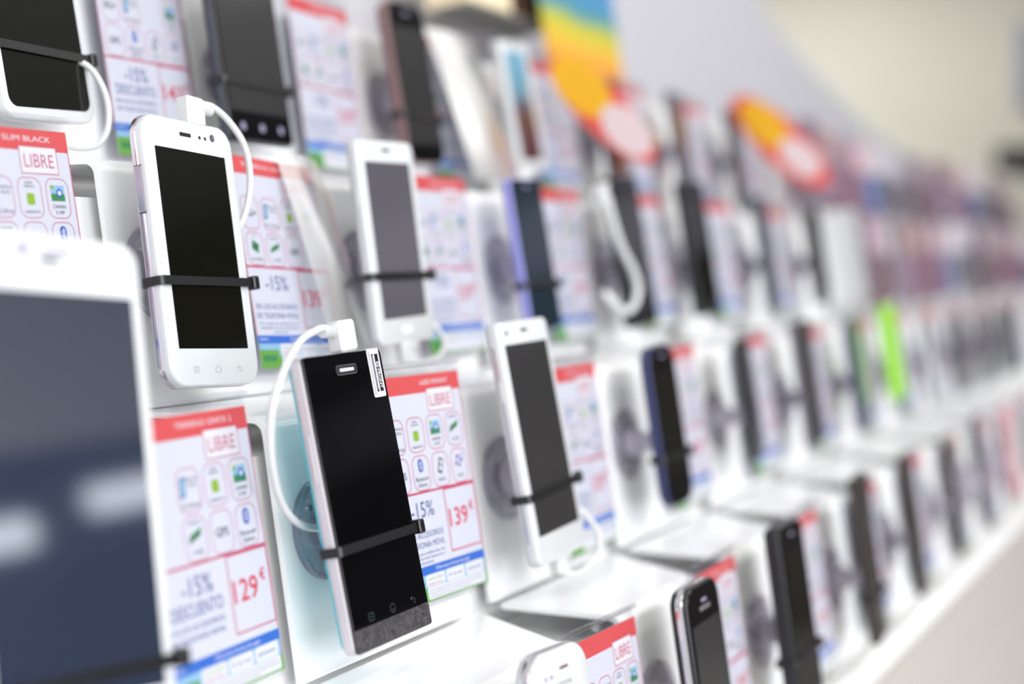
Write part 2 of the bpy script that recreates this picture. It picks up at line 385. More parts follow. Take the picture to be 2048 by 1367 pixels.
# ------------------------------------------------------------------ price cards
def icon(b, kind, cx, cy, z, lw=0.35, lm=None):
    b.frame(16.2, 19.0, 4.8, lw, z, lm or M_PINK, cx, cy)
    z2 = z+0.03
    if kind == 'android':
        b.text('SISTEMA', cx, cy+7, z2, 1.0, M_INK); b.text('OPERATIVO', cx, cy+5.3, z2, 1.0, M_INK)
        b.flat(5.2, 5.4, 1.2, z2, M_DROID, cx, cy-0.6); b.text('Android 4.4', cx, cy-6.4, z2, 1.5, M_INK, width=10)
    elif kind == 'camara':
        b.rect(cx-4.8, cx+4.8, cy-1.2, cy+6.2, z2, M_SKYB); b.rect(cx-4.8, cx+4.8, cy-1.2, cy+2.2, z2+.02, M_GREEN2)
        b.rect(cx-4.8, cx-2.4, cy+4.4, cy+6.2, z2+.02, M_DROID)
        b.disc(2.1, z2, z2+.05, M_BT, cx+1.2, cy+2.6, n=16); b.disc(1.2, z2+.05, z2+.08, M_PAPW, cx+1.2, cy+2.6, n=16)
        b.text('CÁMARA', cx, cy-3.8, z2, 1.7, M_INK, width=9.5); b.text('5 MP', cx, cy-6.6, z2, 1.7, M_INK, width=6)
    elif kind == 'memoria':
        b.text('MEMORIA', cx, cy+6.8, z2, 1.2, M_INK, width=8)
        b.face([(cx-5, cy-1, z2), (cx+3.6, cy+2, z2), (cx+5, cy+4.6, z2), (cx-3.6, cy+1.8, z2)], M_GREEN2)
        b.face([(cx-5, cy-1.8, z2+.02), (cx+3.6, cy+1.2, z2+.02), (cx+4, cy+2.1, z2+.02), (cx-4.6, cy-.9, z2+.02)], M_INK)
        b.text('4 GB', cx, cy-5.6, z2, 2.0, M_INK, width=7)
    elif kind == 'cpu':
        b.face([(cx-3.6, cy, z2), (cx+2.2, cy-2.6, z2), (cx+3.8, cy+2.6, z2), (cx-2.2, cy+5, z2)], M_GREEN2)
        b.rect(cx-1.2, cx+1.4, cy, cy+2.4, z2+.02, M_INK)
        b.text('CPU', cx, cy+7.2, z2, 1.0, M_INK); b.text('2x1,2GHz', cx, cy-5.8, z2, 1.9, M_INK, width=11)
    elif kind == 'gps': b.text('GPS', cx, cy, z2, 4.0, M_INK, width=9.5, bold=.01)
    elif kind == '3g': b.text('3G+', cx, cy, z2, 4.4, M_INK, width=11, bold=.012)
    elif kind == 'bt':
        b.flat(4.6, 7.2, 2.2, z2, M_BT, cx, cy+4)
        t = .45
        for p, q in (((-1.2, 2.4), (1.2, 5.4)), ((1.2, 5.4), (0, 6.6)), ((0, 6.6), (0, 1.4)), ((0, 1.4), (1.2, 2.6)), ((1.2, 2.6), (-1.2, 5.6))):
            dx, dy = q[0]-p[0], q[1]-p[1]; L = math.hypot(dx, dy); ox, oy = -dy/L*t/2, dx/L*t/2
            b.face([(cx+p[0]-ox, cy+p[1]-oy, z2+.03), (cx+q[0]-ox, cy+q[1]-oy, z2+.03), (cx+q[0]+ox, cy+q[1]+oy, z2+.03), (cx+p[0]+ox, cy+p[1]+oy, z2+.03)], M_PAPW)
        b.text('Bluetooth', cx, cy-3.0, z2, 2.3, M_INK, width=12); b.text('Estéreo', cx, cy-6.2, z2, 2.3, M_INK, width=8.6)
    elif kind == 'video':
        b.face([(cx-3.4, cy-1.2, z2), (cx+.4, cy-2.6, z2), (cx+3.6, cy+5.2, z2), (cx-.2, cy+6.6, z2)], M_INK)
        b.face([(cx-1.9, cy-.4, z2+.02), (cx+.2, cy-1.2, z2+.02), (cx+1.3, cy+1.6, z2+.02), (cx-.8, cy+2.4, z2+.02)], M_PAPW)
        b.face([(cx-.5, cy+2.9, z2+.02), (cx+1.6, cy+2.1, z2+.02), (cx+2.6, cy+4.6, z2+.02), (cx+.5, cy+5.4, z2+.02)], M_PAPW)
        b.text('VÍDEO', cx, cy-5.6, z2, 1.6, M_INK, width=8)
    elif kind == 'mp3':
        for ox, oy in ((-3, 1.2), (0, 0), (2.8, 2.6)):
            b.flat(2.2, 1.7, .8, z2, M_INKV, cx+ox, cy+oy); b.rect(cx+ox+.5, cx+ox+1.1, cy+oy, cy+oy+4.6, z2, M_INKV)
        b.rect(cx-1.9, cx+1.1, cy+4.4, cy+5.6, z2, M_INKV)
        b.text('MP3', cx, cy-5.6, z2, 1.6, M_INK, width=6)
    elif kind == 'tactil':
        b.face([(cx-6.4, cy-3, z2), (cx-2.6, cy-2.4, z2), (cx-1.6, cy+6, z2), (cx-5.6, cy+5.4, z2)], M_BLUET)
        b.face([(cx-5.8, cy-2.2, z2+.02), (cx-3.1, cy-1.7, z2+.02), (cx-2.2, cy+5.2, z2+.02), (cx-5.1, cy+4.8, z2+.02)], M_SKYB)
        b.text('PANTALLA', cx+2.8, cy+4.6, z2, 1.3, M_INK, width=8.4); b.text('TÁCTIL', cx+2.8, cy+2.2, z2, 1.5, M_INK, width=6.4)
        b.text('4,7" (11,94 cm.)', cx, cy-6.4, z2, 2.1, M_INK, width=13.5)

def make_card(title, price, rows_, desc, wide_title=34, fine=True, lm=None, far=False):
    """A printed price sheet (82 x 120 mm) in a clear holder"""
    lm = lm or M_PINK
    root = empty('price_card')
    b = MB(); b.box(-41, 41, -60, 60, -0.35, 0, M_SHEET)
    b.rect(-41, -40.3, -60, 50, .04, lm); b.rect(40.3, 41, -60, 50, .04, lm)
    b.build('sheet', root, smooth=0)
    b = MB(); b.rect(-41, 41, 50, 60, .06, M_RED); b.text(title, 29, 55.6, .1, 2.6, M_PAPW, width=wide_title, align='RIGHT')
    b.build('header_band', root, smooth=0)
    b = MB(); b.flat(26, 13, .3, .12, M_PAPW, 19, 45.6); b.frame(26, 13, .3, .45, .15, lm, 19, 45.6); b.text('LIBRE', 19, 45.5, .16, 6.6, M_PINK if lm is M_PINK else M_CRIM, width=20.5)
    b.build('network_box', root, smooth=0)
    b = MB()
    for j, ks in enumerate(rows_):
        for i, k in enumerate(ks):
            if k: icon(b, k, -29+19.3*i, 28-20.6*j, .08, .4 if lm is M_PINK else .45, lm)
    b.build('feature_icons', root, smooth=0)
    b = MB(); b.rect(-41, 41, -3.4, -2.2, .06, M_CRIM if lm is M_CRIM else M_PINK)
    b.frame(32, 34.5, .3, .8, .07, M_CRIM if lm is M_CRIM else M_PINK, 24.6, -20.6)
    b.text(price, 20.5, -19.5, .1, 10.0, mat('scarlet_price_print', rgb(222, 62, 92, .62), 0.5), width=19, bold=.012); b.text('€', 34.5, -15.5, .1, 5.2, MATS['scarlet_price_print'], width=4.8, bold=.012)
    b.build('price_box', root, smooth=0)
    b = MB(); b.text('-15%', -14, -11.5, .08, 8.6, M_BLUET, width=22)
    if desc == 'acc':
        b.text('EN LOS ACCESORIOS', -17, -25, .08, 3.2, M_BLUET, width=40); b.text('DE TELEFONÍA MÓVIL', -17, -30.2, .08, 3.2, M_BLUET, width=41)
        b.text('Por la compra de un teléfono libre. No', -17, -34.6, .08, 1.5, M_BLUET, width=38); b.text('acumulable con otros descuentos o', -17, -37, .08, 1.5, M_BLUET, width=38); b.text('promociones.', -17, -39.4, .08, 1.5, M_BLUET, width=14)
    else:
        b.text('DESCUENTO', -16, -21, .08, 6.0, M_BLUET, width=37)
        b.text('EN LOS ACCESORIOS', -17, -28, .08, 2.6, M_BLUET, width=38); b.text('DE TELEFONÍA MÓVIL', -17, -32.6, .08, 2.6, M_BLUET, width=38)
    b.build('discount_text', root, smooth=0)
    b = MB(); b.rect(-41, 41, -60, -46, .04, M_SKYB); b.rect(-41, 41, -46, -41.4, .06, M_BLUEB)
    b.text('Diferentes formas de pago', 8, -43.6, .1, 2.0, M_PAPW, width=34); b.text('TIEMPO', -35, -43.6, .1, 1.6, M_PAPW, width=9)
    b.rect(-41, 41, -60, -53, .06, M_GREEN); b.rect(-41, -22, -60, -49.5, .07, M_GREEN); b.rect(-38, -25, -56, -52.5, .09, M_GREEN2)
    for i, (tx, m2) in enumerate((('cuota fácil', M_DROID), ('fin de mes', M_BLUET), ('aplazado', M_BLUET))):
        b.flat(18.5, 6.4, 1.4, .09, M_PAPW, -11+20*i, -49.4); b.text(tx, -11+20*i, -48.3 if i == 0 else -49.4, .12, 1.9, m2, width=14)
    b.text('DESDE 15€/mes', -11, -51.3, .12, 1.3, M_CRIM, width=14)
    b.flat(59, 6.2, 1.2, .09, M_PAPW, 9.5, -56)
    if fine:
        for i in range(3): b.rect(-18.5, (36, 37, 22)[i], -54.3-1.6*i-.5, -54.3-1.6*i, .12, mat('grey_fine_print', rgb(150, 150, 160), 0.5))
    b.build('footer', root, smooth=0)
    b = MB()                                                 # clear holder: back sheet a little larger than the paper, rolled top edge
    b.box(-50, 43, -63, 65, -2.4, -1.2, M_CLEAR)
    b.build('holder', root, smooth=0)
    b = MB(); b.tube([(-44, 65.5, .2), (43, 65.5, .2)], 1.5, M_TUBE, n=12); b.build('rolled_edge', root)
    return root

# ------------------------------------------------------------------ phones
def body_profile(th, soft=1.0):
    return [(3.2*soft, -th), (1.2*soft, -th+.9), (.3*soft, -th+2.2), (0, -th+3.4), (0, -1.6), (.25, -.7), (.8, -.18), (1.5, 0)]
def make_phone(w, h, th=8.5, r=8, scr_r=.3, body=None, face=None, glass=None, scr=None, scr_y=0, side_band=None, face_black=False, keys=None, name='smartphone', extras=None, front=None, ear=True):
    root = empty(name)
    body = body or M_BLK
    b = MB(); b.slab(w, h, r, body_profile(th, 1.0), body); bo = b.build('body', root)
    if side_band:
        b = MB(); b.slab(w+.9, h+.9, r+.4, [(.5, -th*.62), (0, -th*.55), (0, -th*.32), (.5, -th*.25)], side_band); b.build('side_band', root)
    if front:
        b = MB(); b.slab(w-2.2, h-2.2, max(r-1, .8), [(0, -.6), (0, .1), (.35, .35)], front); b.build('front_glass', root)
    z = .40 if front else .05
    sw, sh = scr if scr else (w-7, h-34)
    b = MB(); b.slab(sw, sh, scr_r, [(0, z-.3), (0, z+.12)], glass or M_GLASS, 0, scr_y, seg=1 if scr_r < 1 else 8); b.build('screen', root, smooth=0)
    if ear:
        b = MB(); b.slab(9, 1.7, .8, [(0, z-.2), (0, z+.15)], M_HOLE if body in (M_PHW,) else M_ICONL, 0, scr_y+sh/2+(h/2-scr_y-sh/2)*.55); b.build('earpiece', root)
    if keys == 'dots':
        b = MB()
        for x in (-w*.3, 0, w*.3): b.disc(2.6, z, z+.12, M_ICONL, cx=x, cy=scr_y-sh/2-(h/2+scr_y-sh/2)*.5, n=20)
        b.build('touch_keys', root)
    elif keys == 'home':
        b = MB(); b.slab(13, 5.2, 2.4, [(0, z-.2), (0, z+.4), (.4, z+.6)], M_PHW2 if body is M_PHW else M_BLK, 0, scr_y-sh/2-(h/2+scr_y-sh/2)*.5); b.build('home_button', root)
    b = MB(); b.slab(12, 1.6, .7, [(0, 0), (0, .6)], side_band or body); bt = b.build('side_button', root)
    bt.matrix_local = Matrix.Translation(Vector((-w/2+.1, h*.22, -th*.45))*.001) @ Matrix.Rotation(rad(90), 4, 'Z') @ Matrix.Rotation(rad(-90), 4, 'X')
    return root

def make_tie(w, th, gap=2.2, head=1, hw=4.4):
    """nylon cable tie looped round the phone and its mount; head on the right edge"""
    root = empty('cable_tie')
    b = MB(); t = 1.2
    o = [(p[0], p[1]) for p in rr(w+1.0+2*t, th+gap+2*t, 3.2, 0, 0, -(th+gap)/2+.9)]
    i = [(p[0], p[1]) for p in rr(w+1.0, th+gap, 2.2, 0, 0, -(th+gap)/2+.9)]
    b.loft([[(x, hw/2, z) for x, z in i], [(x, hw/2, z) for x, z in o], [(x, -hw/2, z) for x, z in o], [(x, -hw/2, z) for x, z in i], [(x, hw/2, z) for x, z in i]], M_TIE, False, False)
    b.build('strap', root, smooth=50)
    b = MB(); b.slab(5.0, 7.0, .9, [(.7, -3.4), (0, -2.8), (0, 2.6), (.7, 3.2)], M_TIE, w/2+3.2, 0); b.slab(2.2, 3.2, .4, [(0, 3), (0, 3.6)], M_HOLE, w/2+3.2, 0)
    b.build('head', root)
    b = MB(); b.box(w/2+1.4, w/2+3.0, -hw/2+.4, hw/2-.4, -14, -3.2, M_TIE); b.build('tail', root, smooth=0)
    return root

# reference phones the rest are copied from ---------------------------------------------------
PH = []      # (row, s, u, roll, yaw, pit, spec dict, short phrase, tie offset or None)
def P(row, s, u, roll, yaw, pit, w, h, ref, tie=None, tie_roll=0, **k): PH.append(dict(row=row, s=s, u=u, roll=roll, yaw=yaw, pit=pit, w=w, h=h, ref=ref, tie=tie, tie_roll=tie_roll, **k))
N_PH = {1: -551.0, 2: -472.0, 3: -392.0, 4: -311.0}

# top row
P(1, 604, 229.5, 2.6, 3, 0, 70, 138, 'white phone with a wide black screen at the top left corner', -32.5, -2.5, body=M_PHW, scr=(63, 122), scr_y=-1.5, scr_r=6, r=9, th=9, glass=M_GLASS, side='white', mid='corner')
P(1, 791, 228, 0.5, 2, 0, 70, 132, 'large black phone with three round touch keys', -29, -1, body=M_BLK, side_band=M_NAVY2, scr=(64, 98), scr_y=2, r=4, th=9, keys='dots', front=M_GLASSB, glass=M_GLASSD)
P(1, 998, 222, 3.5, 3, 0, 60, 122, 'dark phone with rounded top and reddish side', -25, -3, body=M_REDB, front=M_GLASSB, scr=(54, 88), scr_y=-2, r=12, th=10, glass=M_GLASSD)
P(1, 1180, 222, 4.5, 0, 0, 56, 112, 'white phone with a painted blue and dark red reflection', None, body=M_PHW, scr=(40, 94), r=5, th=9, glass='sky')
P(1, 1385, 208, 5, 6, 0, 60, 118, 'dark phone hanging under the first red wobbler', None, body=M_BLK, scr=(52, 84), r=5)
P(1, 1575, 215, 4, 8, 0, 58, 118, 'dark phone just right of the white upright post', None, body=M_GREY, scr=(50, 84), r=5)
P(1, 1768, 213, 4, 8, 0, 58, 118, 'bronze phone behind the second red wobbler', None, body=M_BROWN, scr=(50, 84), r=5)
# second row
P(2, 612.8, 79.4, -2.6, 1.3, -1.0, 72, 134, 'sharp white phone with three printed keys', -15, 1.0, body=M_PHW, scr=(56, 99.6), scr_y=1.2, r=11, th=9.5, special='hero_white')
P(2, 803, 87, 2.0, 1.5, 2, 70, 124, 'white phone with a grey mirror-like screen', -21, -1, body=M_PHW, scr=(54, 95), scr_y=1, r=6, th=8.5, glass=M_GLASSG, keys='home')
P(2, 998, 80, 3.2, 3, 0, 58, 112, 'small phone with periwinkle blue sides', -22, -2, body=M_PURP, scr=(50, 84), r=6, th=8, front=M_GLASSM, glass=M_GLASSM)
P(2, 1188, 84, 3.5, 0, 0, 62, 126, 'dark phone behind the hanging white cord hook', None, body=M_BLK, scr=(54, 96), r=4, glass=M_GLASSD)
P(2, 1358, 88, 2.5, 0, 0, 62, 126, 'tall black-brown phone right of the cord hook', None, body=M_BLK, scr=(54, 96), r=3)
P(2, 1572, 85, 4, 9, 0, 56, 120, 'thin dark phone with a pale left side', None, body=M_NAVY2, scr=(50, 92), r=3)
P(2, 1765, 88, 2, 1, 0, 60, 124, 'last dark phone of the second row beside the white block', None, body=M_GREY, scr=(54, 92), r=3)
# third row
P(3, 414, -19, -5.5, -4, -2, 90, 184, 'big blurred white tablet phone in the near left corner', -68, 1.0, body=M_PHW, scr=(78, 146), scr_y=-3, r=9, th=9.5, glass=M_TABGL, name='tablet')
P(3, 609.2, -49.5, 0.8, -1.1, -3.0, 66, 137, 'sharp black phone with silver side and protective sticker', -21, 0, body=M_SILV, scr=(60, 112), r=3, th=8.5, special='hero_black')
P(3, 803, -42, 1.4, 2.2, -2, 72, 141, 'white squared phone with a long dark screen', -30, 1.5, body=M_PHW, scr=(60, 110.5), scr_y=1.5, r=5, th=9, glass=M_GLASSD, side='groove')
P(3, 1010, -54, 1, 2.5, 0, 56, 113, 'rounded phone with navy blue sides', -22, 0, body=M_NAVY, front=M_GLASSB, scr=(48, 76), scr_y=2, r=14, th=8)
P(3, 1200, -50, 3.5, 10, 0, 54, 98, 'narrow black phone with a grey lower end', None, body=M_BLK, scr=(46, 62), scr_y=12, r=4, th=7)
P(3, 1377, -49, 2, 5, 0, 57, 114, 'black phone with wide grey side next to the narrow one', None, body=M_GREY, front=M_GLASSB, scr=(50, 84), r=4, th=9)
P(3, 1568, -53, 3, 8, 0, 57, 114, 'slim navy phone left of the lime green one', None, body=M_NAVY, front=M_GLASSB, scr=(50, 84), r=4, th=9)
P(3, 1738, -40, 1, 4, 0, 58, 108, 'lime green phone', None, body=M_LIME, front=M_LIME, scr=(40, 60), scr_y=4, r=6, th=12, glass=M_LIME, name='smartphone')
P(3, 1948, -62, 8, 5, 0, 56, 102, 'pale phone with a short dark screen', None, body=M_PHW, scr=(46, 44), scr_y=24, r=6, th=9, glass=M_GLASSD)
P(3, 2150, -60, 4, 4, 0, 56, 104, 'dim grey phone after the pale one', None, body=M_GREY, scr=(50, 74), r=5, th=9)
P(3, 2345, -62, 4, 4, 0, 56, 104, 'charcoal phone second from the right end of its row', None, body=M_GREY, scr=(50, 74), r=5, th=9)
P(3, 2540, -62, 4, 4, 0, 56, 104, 'dark phone at the right end of the third row', None, body=M_BLK, scr=(50, 74), r=5, th=9)
# bottom row
P(4, 620, -186, -3.5, 1, 0, 60, 116, 'white rounded phone with chrome rim at the bottom edge', None, body=M_PHW, side_band=M_CHROME, scr=(50, 72), scr_y=0, r=15, th=11, special='chrome_white')
P(4, 812, -191, 0, 2, 0, 58, 114, 'black phone with chrome rim and grey reflecting screen', None, body=M_BLK, side_band=M_CHROME, front=M_GLASSB, scr=(50, 76), scr_y=-2, r=11, th=11, glass=M_GLASSD, special='logo_black')
P(4, 990, -186, -1, 2, 0, 62, 118, 'big plain black phone right of the chrome rimmed one', -29, 1.5, body=M_BLK, front=M_GLASSB, scr=(52, 84), r=8, th=11)
P(4, 1194, -185, 0, 7, 0, 58, 130, 'long bronze phone with black top', -30, 0, body=M_BROWN, front=mat('bronze_front', rgb(50, 42, 36), .3), scr=(50, 90), scr_y=-6, r=4, th=8, glass=M_GLASSD)
P(4, 1363, -184, 1.5, 7, 0, 56, 122, 'brownish phone second after the long bronze one', None, body=M_BROWN, scr=(48, 84), r=5, th=8, glass=M_GLASSD)
P(4, 1552, -187, .5, 8, 0, 56, 108, 'brown phone in a wide grey clear holder', None, body=M_BROWN, scr=(48, 74), r=5, th=8)
P(4, 1725, -180, 3, 8, 0, 56, 118, 'narrow dark phone near the right end of the bottom row', None, body=M_GREY, scr=(40, 70), r=5, th=8)
P(4, 1930, -182, 2, 4, 0, 56, 112, 'pinkish phone last in the bottom row', None, body=mat('dusty_pink_shell', rgb(214, 150, 160), .3), scr=(40, 60), r=5, th=8, glass=M_PHW2)

reflection_glass = bands_mat('painted_reflection_screen', [(-.047, rgb(46, 14, 18)), (-.01, rgb(58, 22, 28)), (.004, rgb(62, 62, 84)), (.018, rgb(96, 136, 156)), (.047, rgb(110, 156, 178))], 'Y', .15)  # reflection painted into the screen colour, blue above and dark red below
stand0 = make_stand(); mount0 = make_mount(); first = {'stand': True, 'mount': True}
def take(key, proto):
    if first.get(key, False):
        first[key] = False; return proto
    return copy_tree(proto)

def hero_white(root, w, h, th):
    b = MB(); b.slab(w+.9, h+.9, 11.4, [(.7, -th+1.2), (0, -th+2.2), (0, -th+4.6), (.7, -th+5.4)], M_CHROMD); b.build('metal_band', root)
    # volume rocker and its seam, sensors, camera, key icons
    b = MB(); b.box(-w/2-.95, -w/2+.2, 18, 41, -6.6, -3.4, M_CHROMD); b.box(-w/2-1.05, -w/2+.2, 40.8, 41.2, -6.9, -3.1, M_HOLE); b.box(-w/2-1.05, -w/2+.2, 17.8, 18.2, -6.9, -3.1, M_HOLE); b.build('volume_button', root, smooth=0)
    b = MB(); b.slab(8.8, 1.9, .3, [(0, -.1), (0, .16)], M_HOLE, -2.8, 59.3); b.build('speaker_slot', root)
    for x in (8.8, 13.4):
        b = MB(); b.disc(.95, 0, .12, M_HOLE, cx=x, cy=59.2, n=20); b.build('sensor', root)
    b = MB(); b.disc(2.0, 0, .12, M_HOLE, cx=19.4, cy=60.2, n=28); b.disc(1.3, .12, .16, M_GREY, cx=19.4, cy=60.2, n=20); b.build('front_camera', root)
    b = MB(); y = -59; z = .12
    b.frame(4.6, 3.2, .3, .25, z, M_ICON, -16.5, y)
    for q in (-.7, .1, .9): b.rect(-17.8, -15.2, y+q-.1, y+q+.12, z, M_ICON)
    for p, q in (((-2.3, .2), (0, 2)), ((0, 2), (2.3, .2)), ((2.3, .2), (2.0, -1.4)), ((2.0, -1.4), (-2.0, -1.4)), ((-2.0, -1.4), (-2.3, .2))):
        seg_line(b, p[0]+1, p[1]+y, q[0]+1, q[1]+y, .25, z, M_ICON)
    for p, q in (((-2, .8), (1, .8)), ((1, .8), (2, 0)), ((2, 0), (1.2, -1.2)), ((1.2, -1.2), (-.6, -1.2)), ((-2, .8), (-.9, 1.8)), ((-2, .8), (-.9, -.1))):
        seg_line(b, p[0]+19, p[1]+y, q[0]+19, q[1]+y, .25, z, M_ICON)
    b.build('key_icons', root, smooth=0)
def seg_line(b, x0, y0, x1, y1, t, z, m):
    dx, dy = x1-x0, y1-y0; L = math.hypot(dx, dy); ox, oy = -dy/L*t/2, dx/L*t/2; ex, ey = dx/L*t*.4, dy/L*t*.4
    b.face([(x0-ox-ex, y0-oy-ey, z), (x1-ox+ex, y1-oy+ey, z), (x1+ox+ex, y1+oy+ey, z), (x0+ox-ex, y0+oy-ey, z)], m)
def hero_black(root):
    w, h, th = 66, 137, 8.5
    b = MB(); b.slab(w, h, 2.6, [(0, -1.2), (0, -.25), (.35, 0)], M_GLASSB); b.build('front_glass', root)
    b = MB(); b.slab(w+.8, h+.4, 4, [(2.6, -th), (.9, -th+.7), (.1, -th+2), (0, -th+3.2), (0, -1.9), (.5, -1.25)], M_SILV); b.build('body', root)
    b = MB(); b.slab(w-3, h-3, 5, [(0, -th-1.0), (0, -th+.2)], M_CYAN); b.build('back_cover', root)
    b = MB(); b.slab(w-5, 116, .3, [(0, -.05), (0, .05)], mat('screen_area_black', (.002, .002, .0025, 1), .05, spec=.25), 0, 2.5, seg=1); b.build('screen', root, smooth=0)
    b = MB(); b.slab(w-.4, 10.6, 1.6, [(0, -.1), (0, .14)], chin_mat(), 0, -h/2+5.5); b.disc(.5, .1, .2, M_HOLE, cx=26, cy=-h/2+6.2, n=12); b.build('chin_strip', root)
    b = MB(); b.frame(17, 4.6, 1.4, .35, .12, M_GREY, 1, h/2-8); b.flat(16.2, 3.8, 1.1, .10, M_HOLE, 1, h/2-8); b.slab(12, 1.6, .5, [(0, .08), (0, .25)], M_MESH, 1, h/2-8); b.build('earpiece', root)
    b = MB(); y = -h/2+14.5
    b.frame(4.6, 3.6, .8, .3, .12, M_ICOND, -17, y); b.rect(-18.2, -15.8, y-.2, y+.1, .12, M_ICOND)
    b.frame(4.4, 4.4, 2.1, .3, .12, M_ICOND, 1.5, y); b.rect(.3, 2.7, y-.9, y-.6, .12, M_ICOND)
    for p, q in (((-2, .8), (1, .8)), ((1, .8), (1.8, 0)), ((1.8, 0), (1, -1.4)), ((1, -1.4), (0, -1.4)), ((-2, .8), (-.9, 1.7)), ((-2, .8), (-.9, 0))):
        seg_line(b, p[0]+20, p[1]+y, q[0]+20, q[1]+y, .35, .12, M_ICOND)
    b.build('key_icons', root, smooth=0)
    # volume rocker on the silver edge
    b = MB(); b.slab(22, 2.0, .9, [(0, 0), (0, .4), (.3, .5)], M_SILV); v = b.build('volume_button', root)
    v.matrix_local = Matrix.Translation(Vector((-w/2-.35, 22, -4.4))*.001) @ Matrix.Rotation(rad(90), 4, 'Z') @ Matrix.Rotation(rad(-90), 4, 'X')
    # peel-off protection sticker folded over the top edge
    b = MB(); z = .22
    b.slab(10.6, 23.6, 1.2, [(0, -.1), (0, .12)], M_PAPW, 25.6, h/2-11.7)
    b.box(20.3, 30.9, h/2-.1, h/2+.5, -6.5, .12, M_PAPW)
    b.rect(26.6, 29.4, h/2-20.8, h/2-2.4, z, M_HOLE); b.rect(23.8, 25.2, h/2-20.8, h/2-2.4, z, mat('barcode_grey', rgb(120, 120, 126), .5))
    for i in range(26): b.rect(23.8, 24.2+random.random(), h/2-20.6+i*.7, h/2-20.3+i*.7, z+.02, M_HOLE)
    b.rect(23.8, 25.2, h/2-20.8, h/2-19.6, z+.03, M_HOLE); b.rect(23.8, 25.2, h/2-3.2, h/2-2.4, z+.03, M_HOLE)
    b.text('FRONT', 28.0, h/2-14.6, z+.03, 2.0, M_PAPW, width=9.6, rot=rad(-90), bold=.03)
    b.ring(1.0, 1.5, z, z+.04, M_PAPW, 28.0, h/2-7.6, n=24); seg_line(b, 28, h/2-8.3, 28, h/2-6.9, .4, z+.04, M_PAPW); b.face([(27.4, h/2-7.5, z+.04), (28.6, h/2-7.5, z+.04), (28, h/2-8.4, z+.04)], M_PAPW)
    b.text('PLEASE PEEL OFF THE MASK WHEN USING THE PHONE', 22.0, h/2-11.6, z, .8, mat('dim_red_print', rgb(150, 70, 86), .5), width=21, rot=rad(-90))
    st = b.build('protective_sticker', root, smooth=0); st['label'] = 'white sticker printed with a bar pattern and the word FRONT'

PHRASES = {}
made = {}
idx_in_row = {1: 0, 2: 0, 3: 0, 4: 0}
for p in PH:
    r = p['row']; ref = p['ref']; w, h, th = p['w'], p['h'], p.get('th', 8.5)
    k = dict(th=th, r=p.get('r', 6), scr_r=p.get('scr_r', .3), body=p.get('body'), scr=p.get('scr'), scr_y=p.get('scr_y', 0), side_band=p.get('side_band'), front=p.get('front'), keys=p.get('keys'), name=p.get('name', 'smartphone'))
    g = p.get('glass'); k['glass'] = reflection_glass if g == 'sky' else g
    sp = p.get('special')
    if sp == 'hero_black':
        o = empty('smartphone'); hero_black(o)
    else:
        if sp in ('hero_white', 'chrome_white'): k['ear'] = False
        o = make_phone(w, h, **k)
        if sp == 'hero_white': hero_white(o, w, h, th)
        if sp == 'chrome_white':
            b = MB(); b.slab(9, 1.4, .6, [(0, 0), (0, .3)], M_REDB, 2, 49); b.build('earpiece', o)
            for x in (-12, -18):
                b = MB(); b.disc(1.2, 0, .25, M_ICONL, cx=x, cy=46.5, n=16); b.build('sensor', o)
            b = MB(); b.text('SAMSUNG', 1, 42, .2, 2.6, M_ICON, width=18); b.build('maker_name', o, smooth=0)
        if sp == 'logo_black':
            b = MB(); b.text('SAMSUNG', 0, 43.5, .6, 2.6, M_ICON, width=18); b.build('maker_name', o, smooth=0)
    if p.get('name') == 'tablet' :
        b = MB(); b.disc(2.4, 0, .2, M_ICONL, cx=-12, cy=h/2-6.5, n=20); b.build('front_camera', o)
        b = MB(); b.slab(14, 1.6, .7, [(0, 0), (0, .25)], M_ICONL, 4, h/2-6.5); b.build('speaker_slot', o)
    if p.get('side') == 'groove':
        b = MB(); b.box(-w/2-.15, -w/2+.2, -h/2+14, h/2-14, -5.4, -4.2, M_CHROMD); b.build('side_groove', o, smooth=0)
        b = MB(); b.disc(1.5, 0, .2, M_NAVY2, cx=-25, cy=h/2-7, n=20); b.build('front_camera', o)
    if ref.startswith('long bronze'):
        b = MB(); b.slab(w-3, 26, 3, [(0, .2), (0, .62)], M_BLK, 0, h/2-15); b.build('top_cap', o)
    nn = N_PH[r] + p.get('dn', 0)
    place(o, p['s'], p['u'], nn, p['roll'], p['yaw'], p['pit'])
    tag(o, (ref + ', ' + ROW[r]) if ROW[r].split()[0] not in ref else ref, 'tablet' if p.get('name') == 'tablet' else 'phone', 'display phones in the ' + ROW[r])
    if p['tie'] is not None:
        t = make_tie(w, th)
        R = Matrix.Rotation(rad(p['yaw']), 3, 'Y') @ Matrix.Rotation(rad(p['pit']), 3, 'X') @ Matrix.Rotation(rad(p['roll']), 3, 'Z')
        off = R @ Vector((0, p['tie'], 0))
        place(t, p['s']+off.x, p['u']+off.y, nn+off.z, p['roll']+p['tie_roll'], p['yaw'], p['pit'])
        tag(t, 'cable tie around the ' + ref, 'cable tie', 'cable ties holding the phones')
    p['n'] = nn

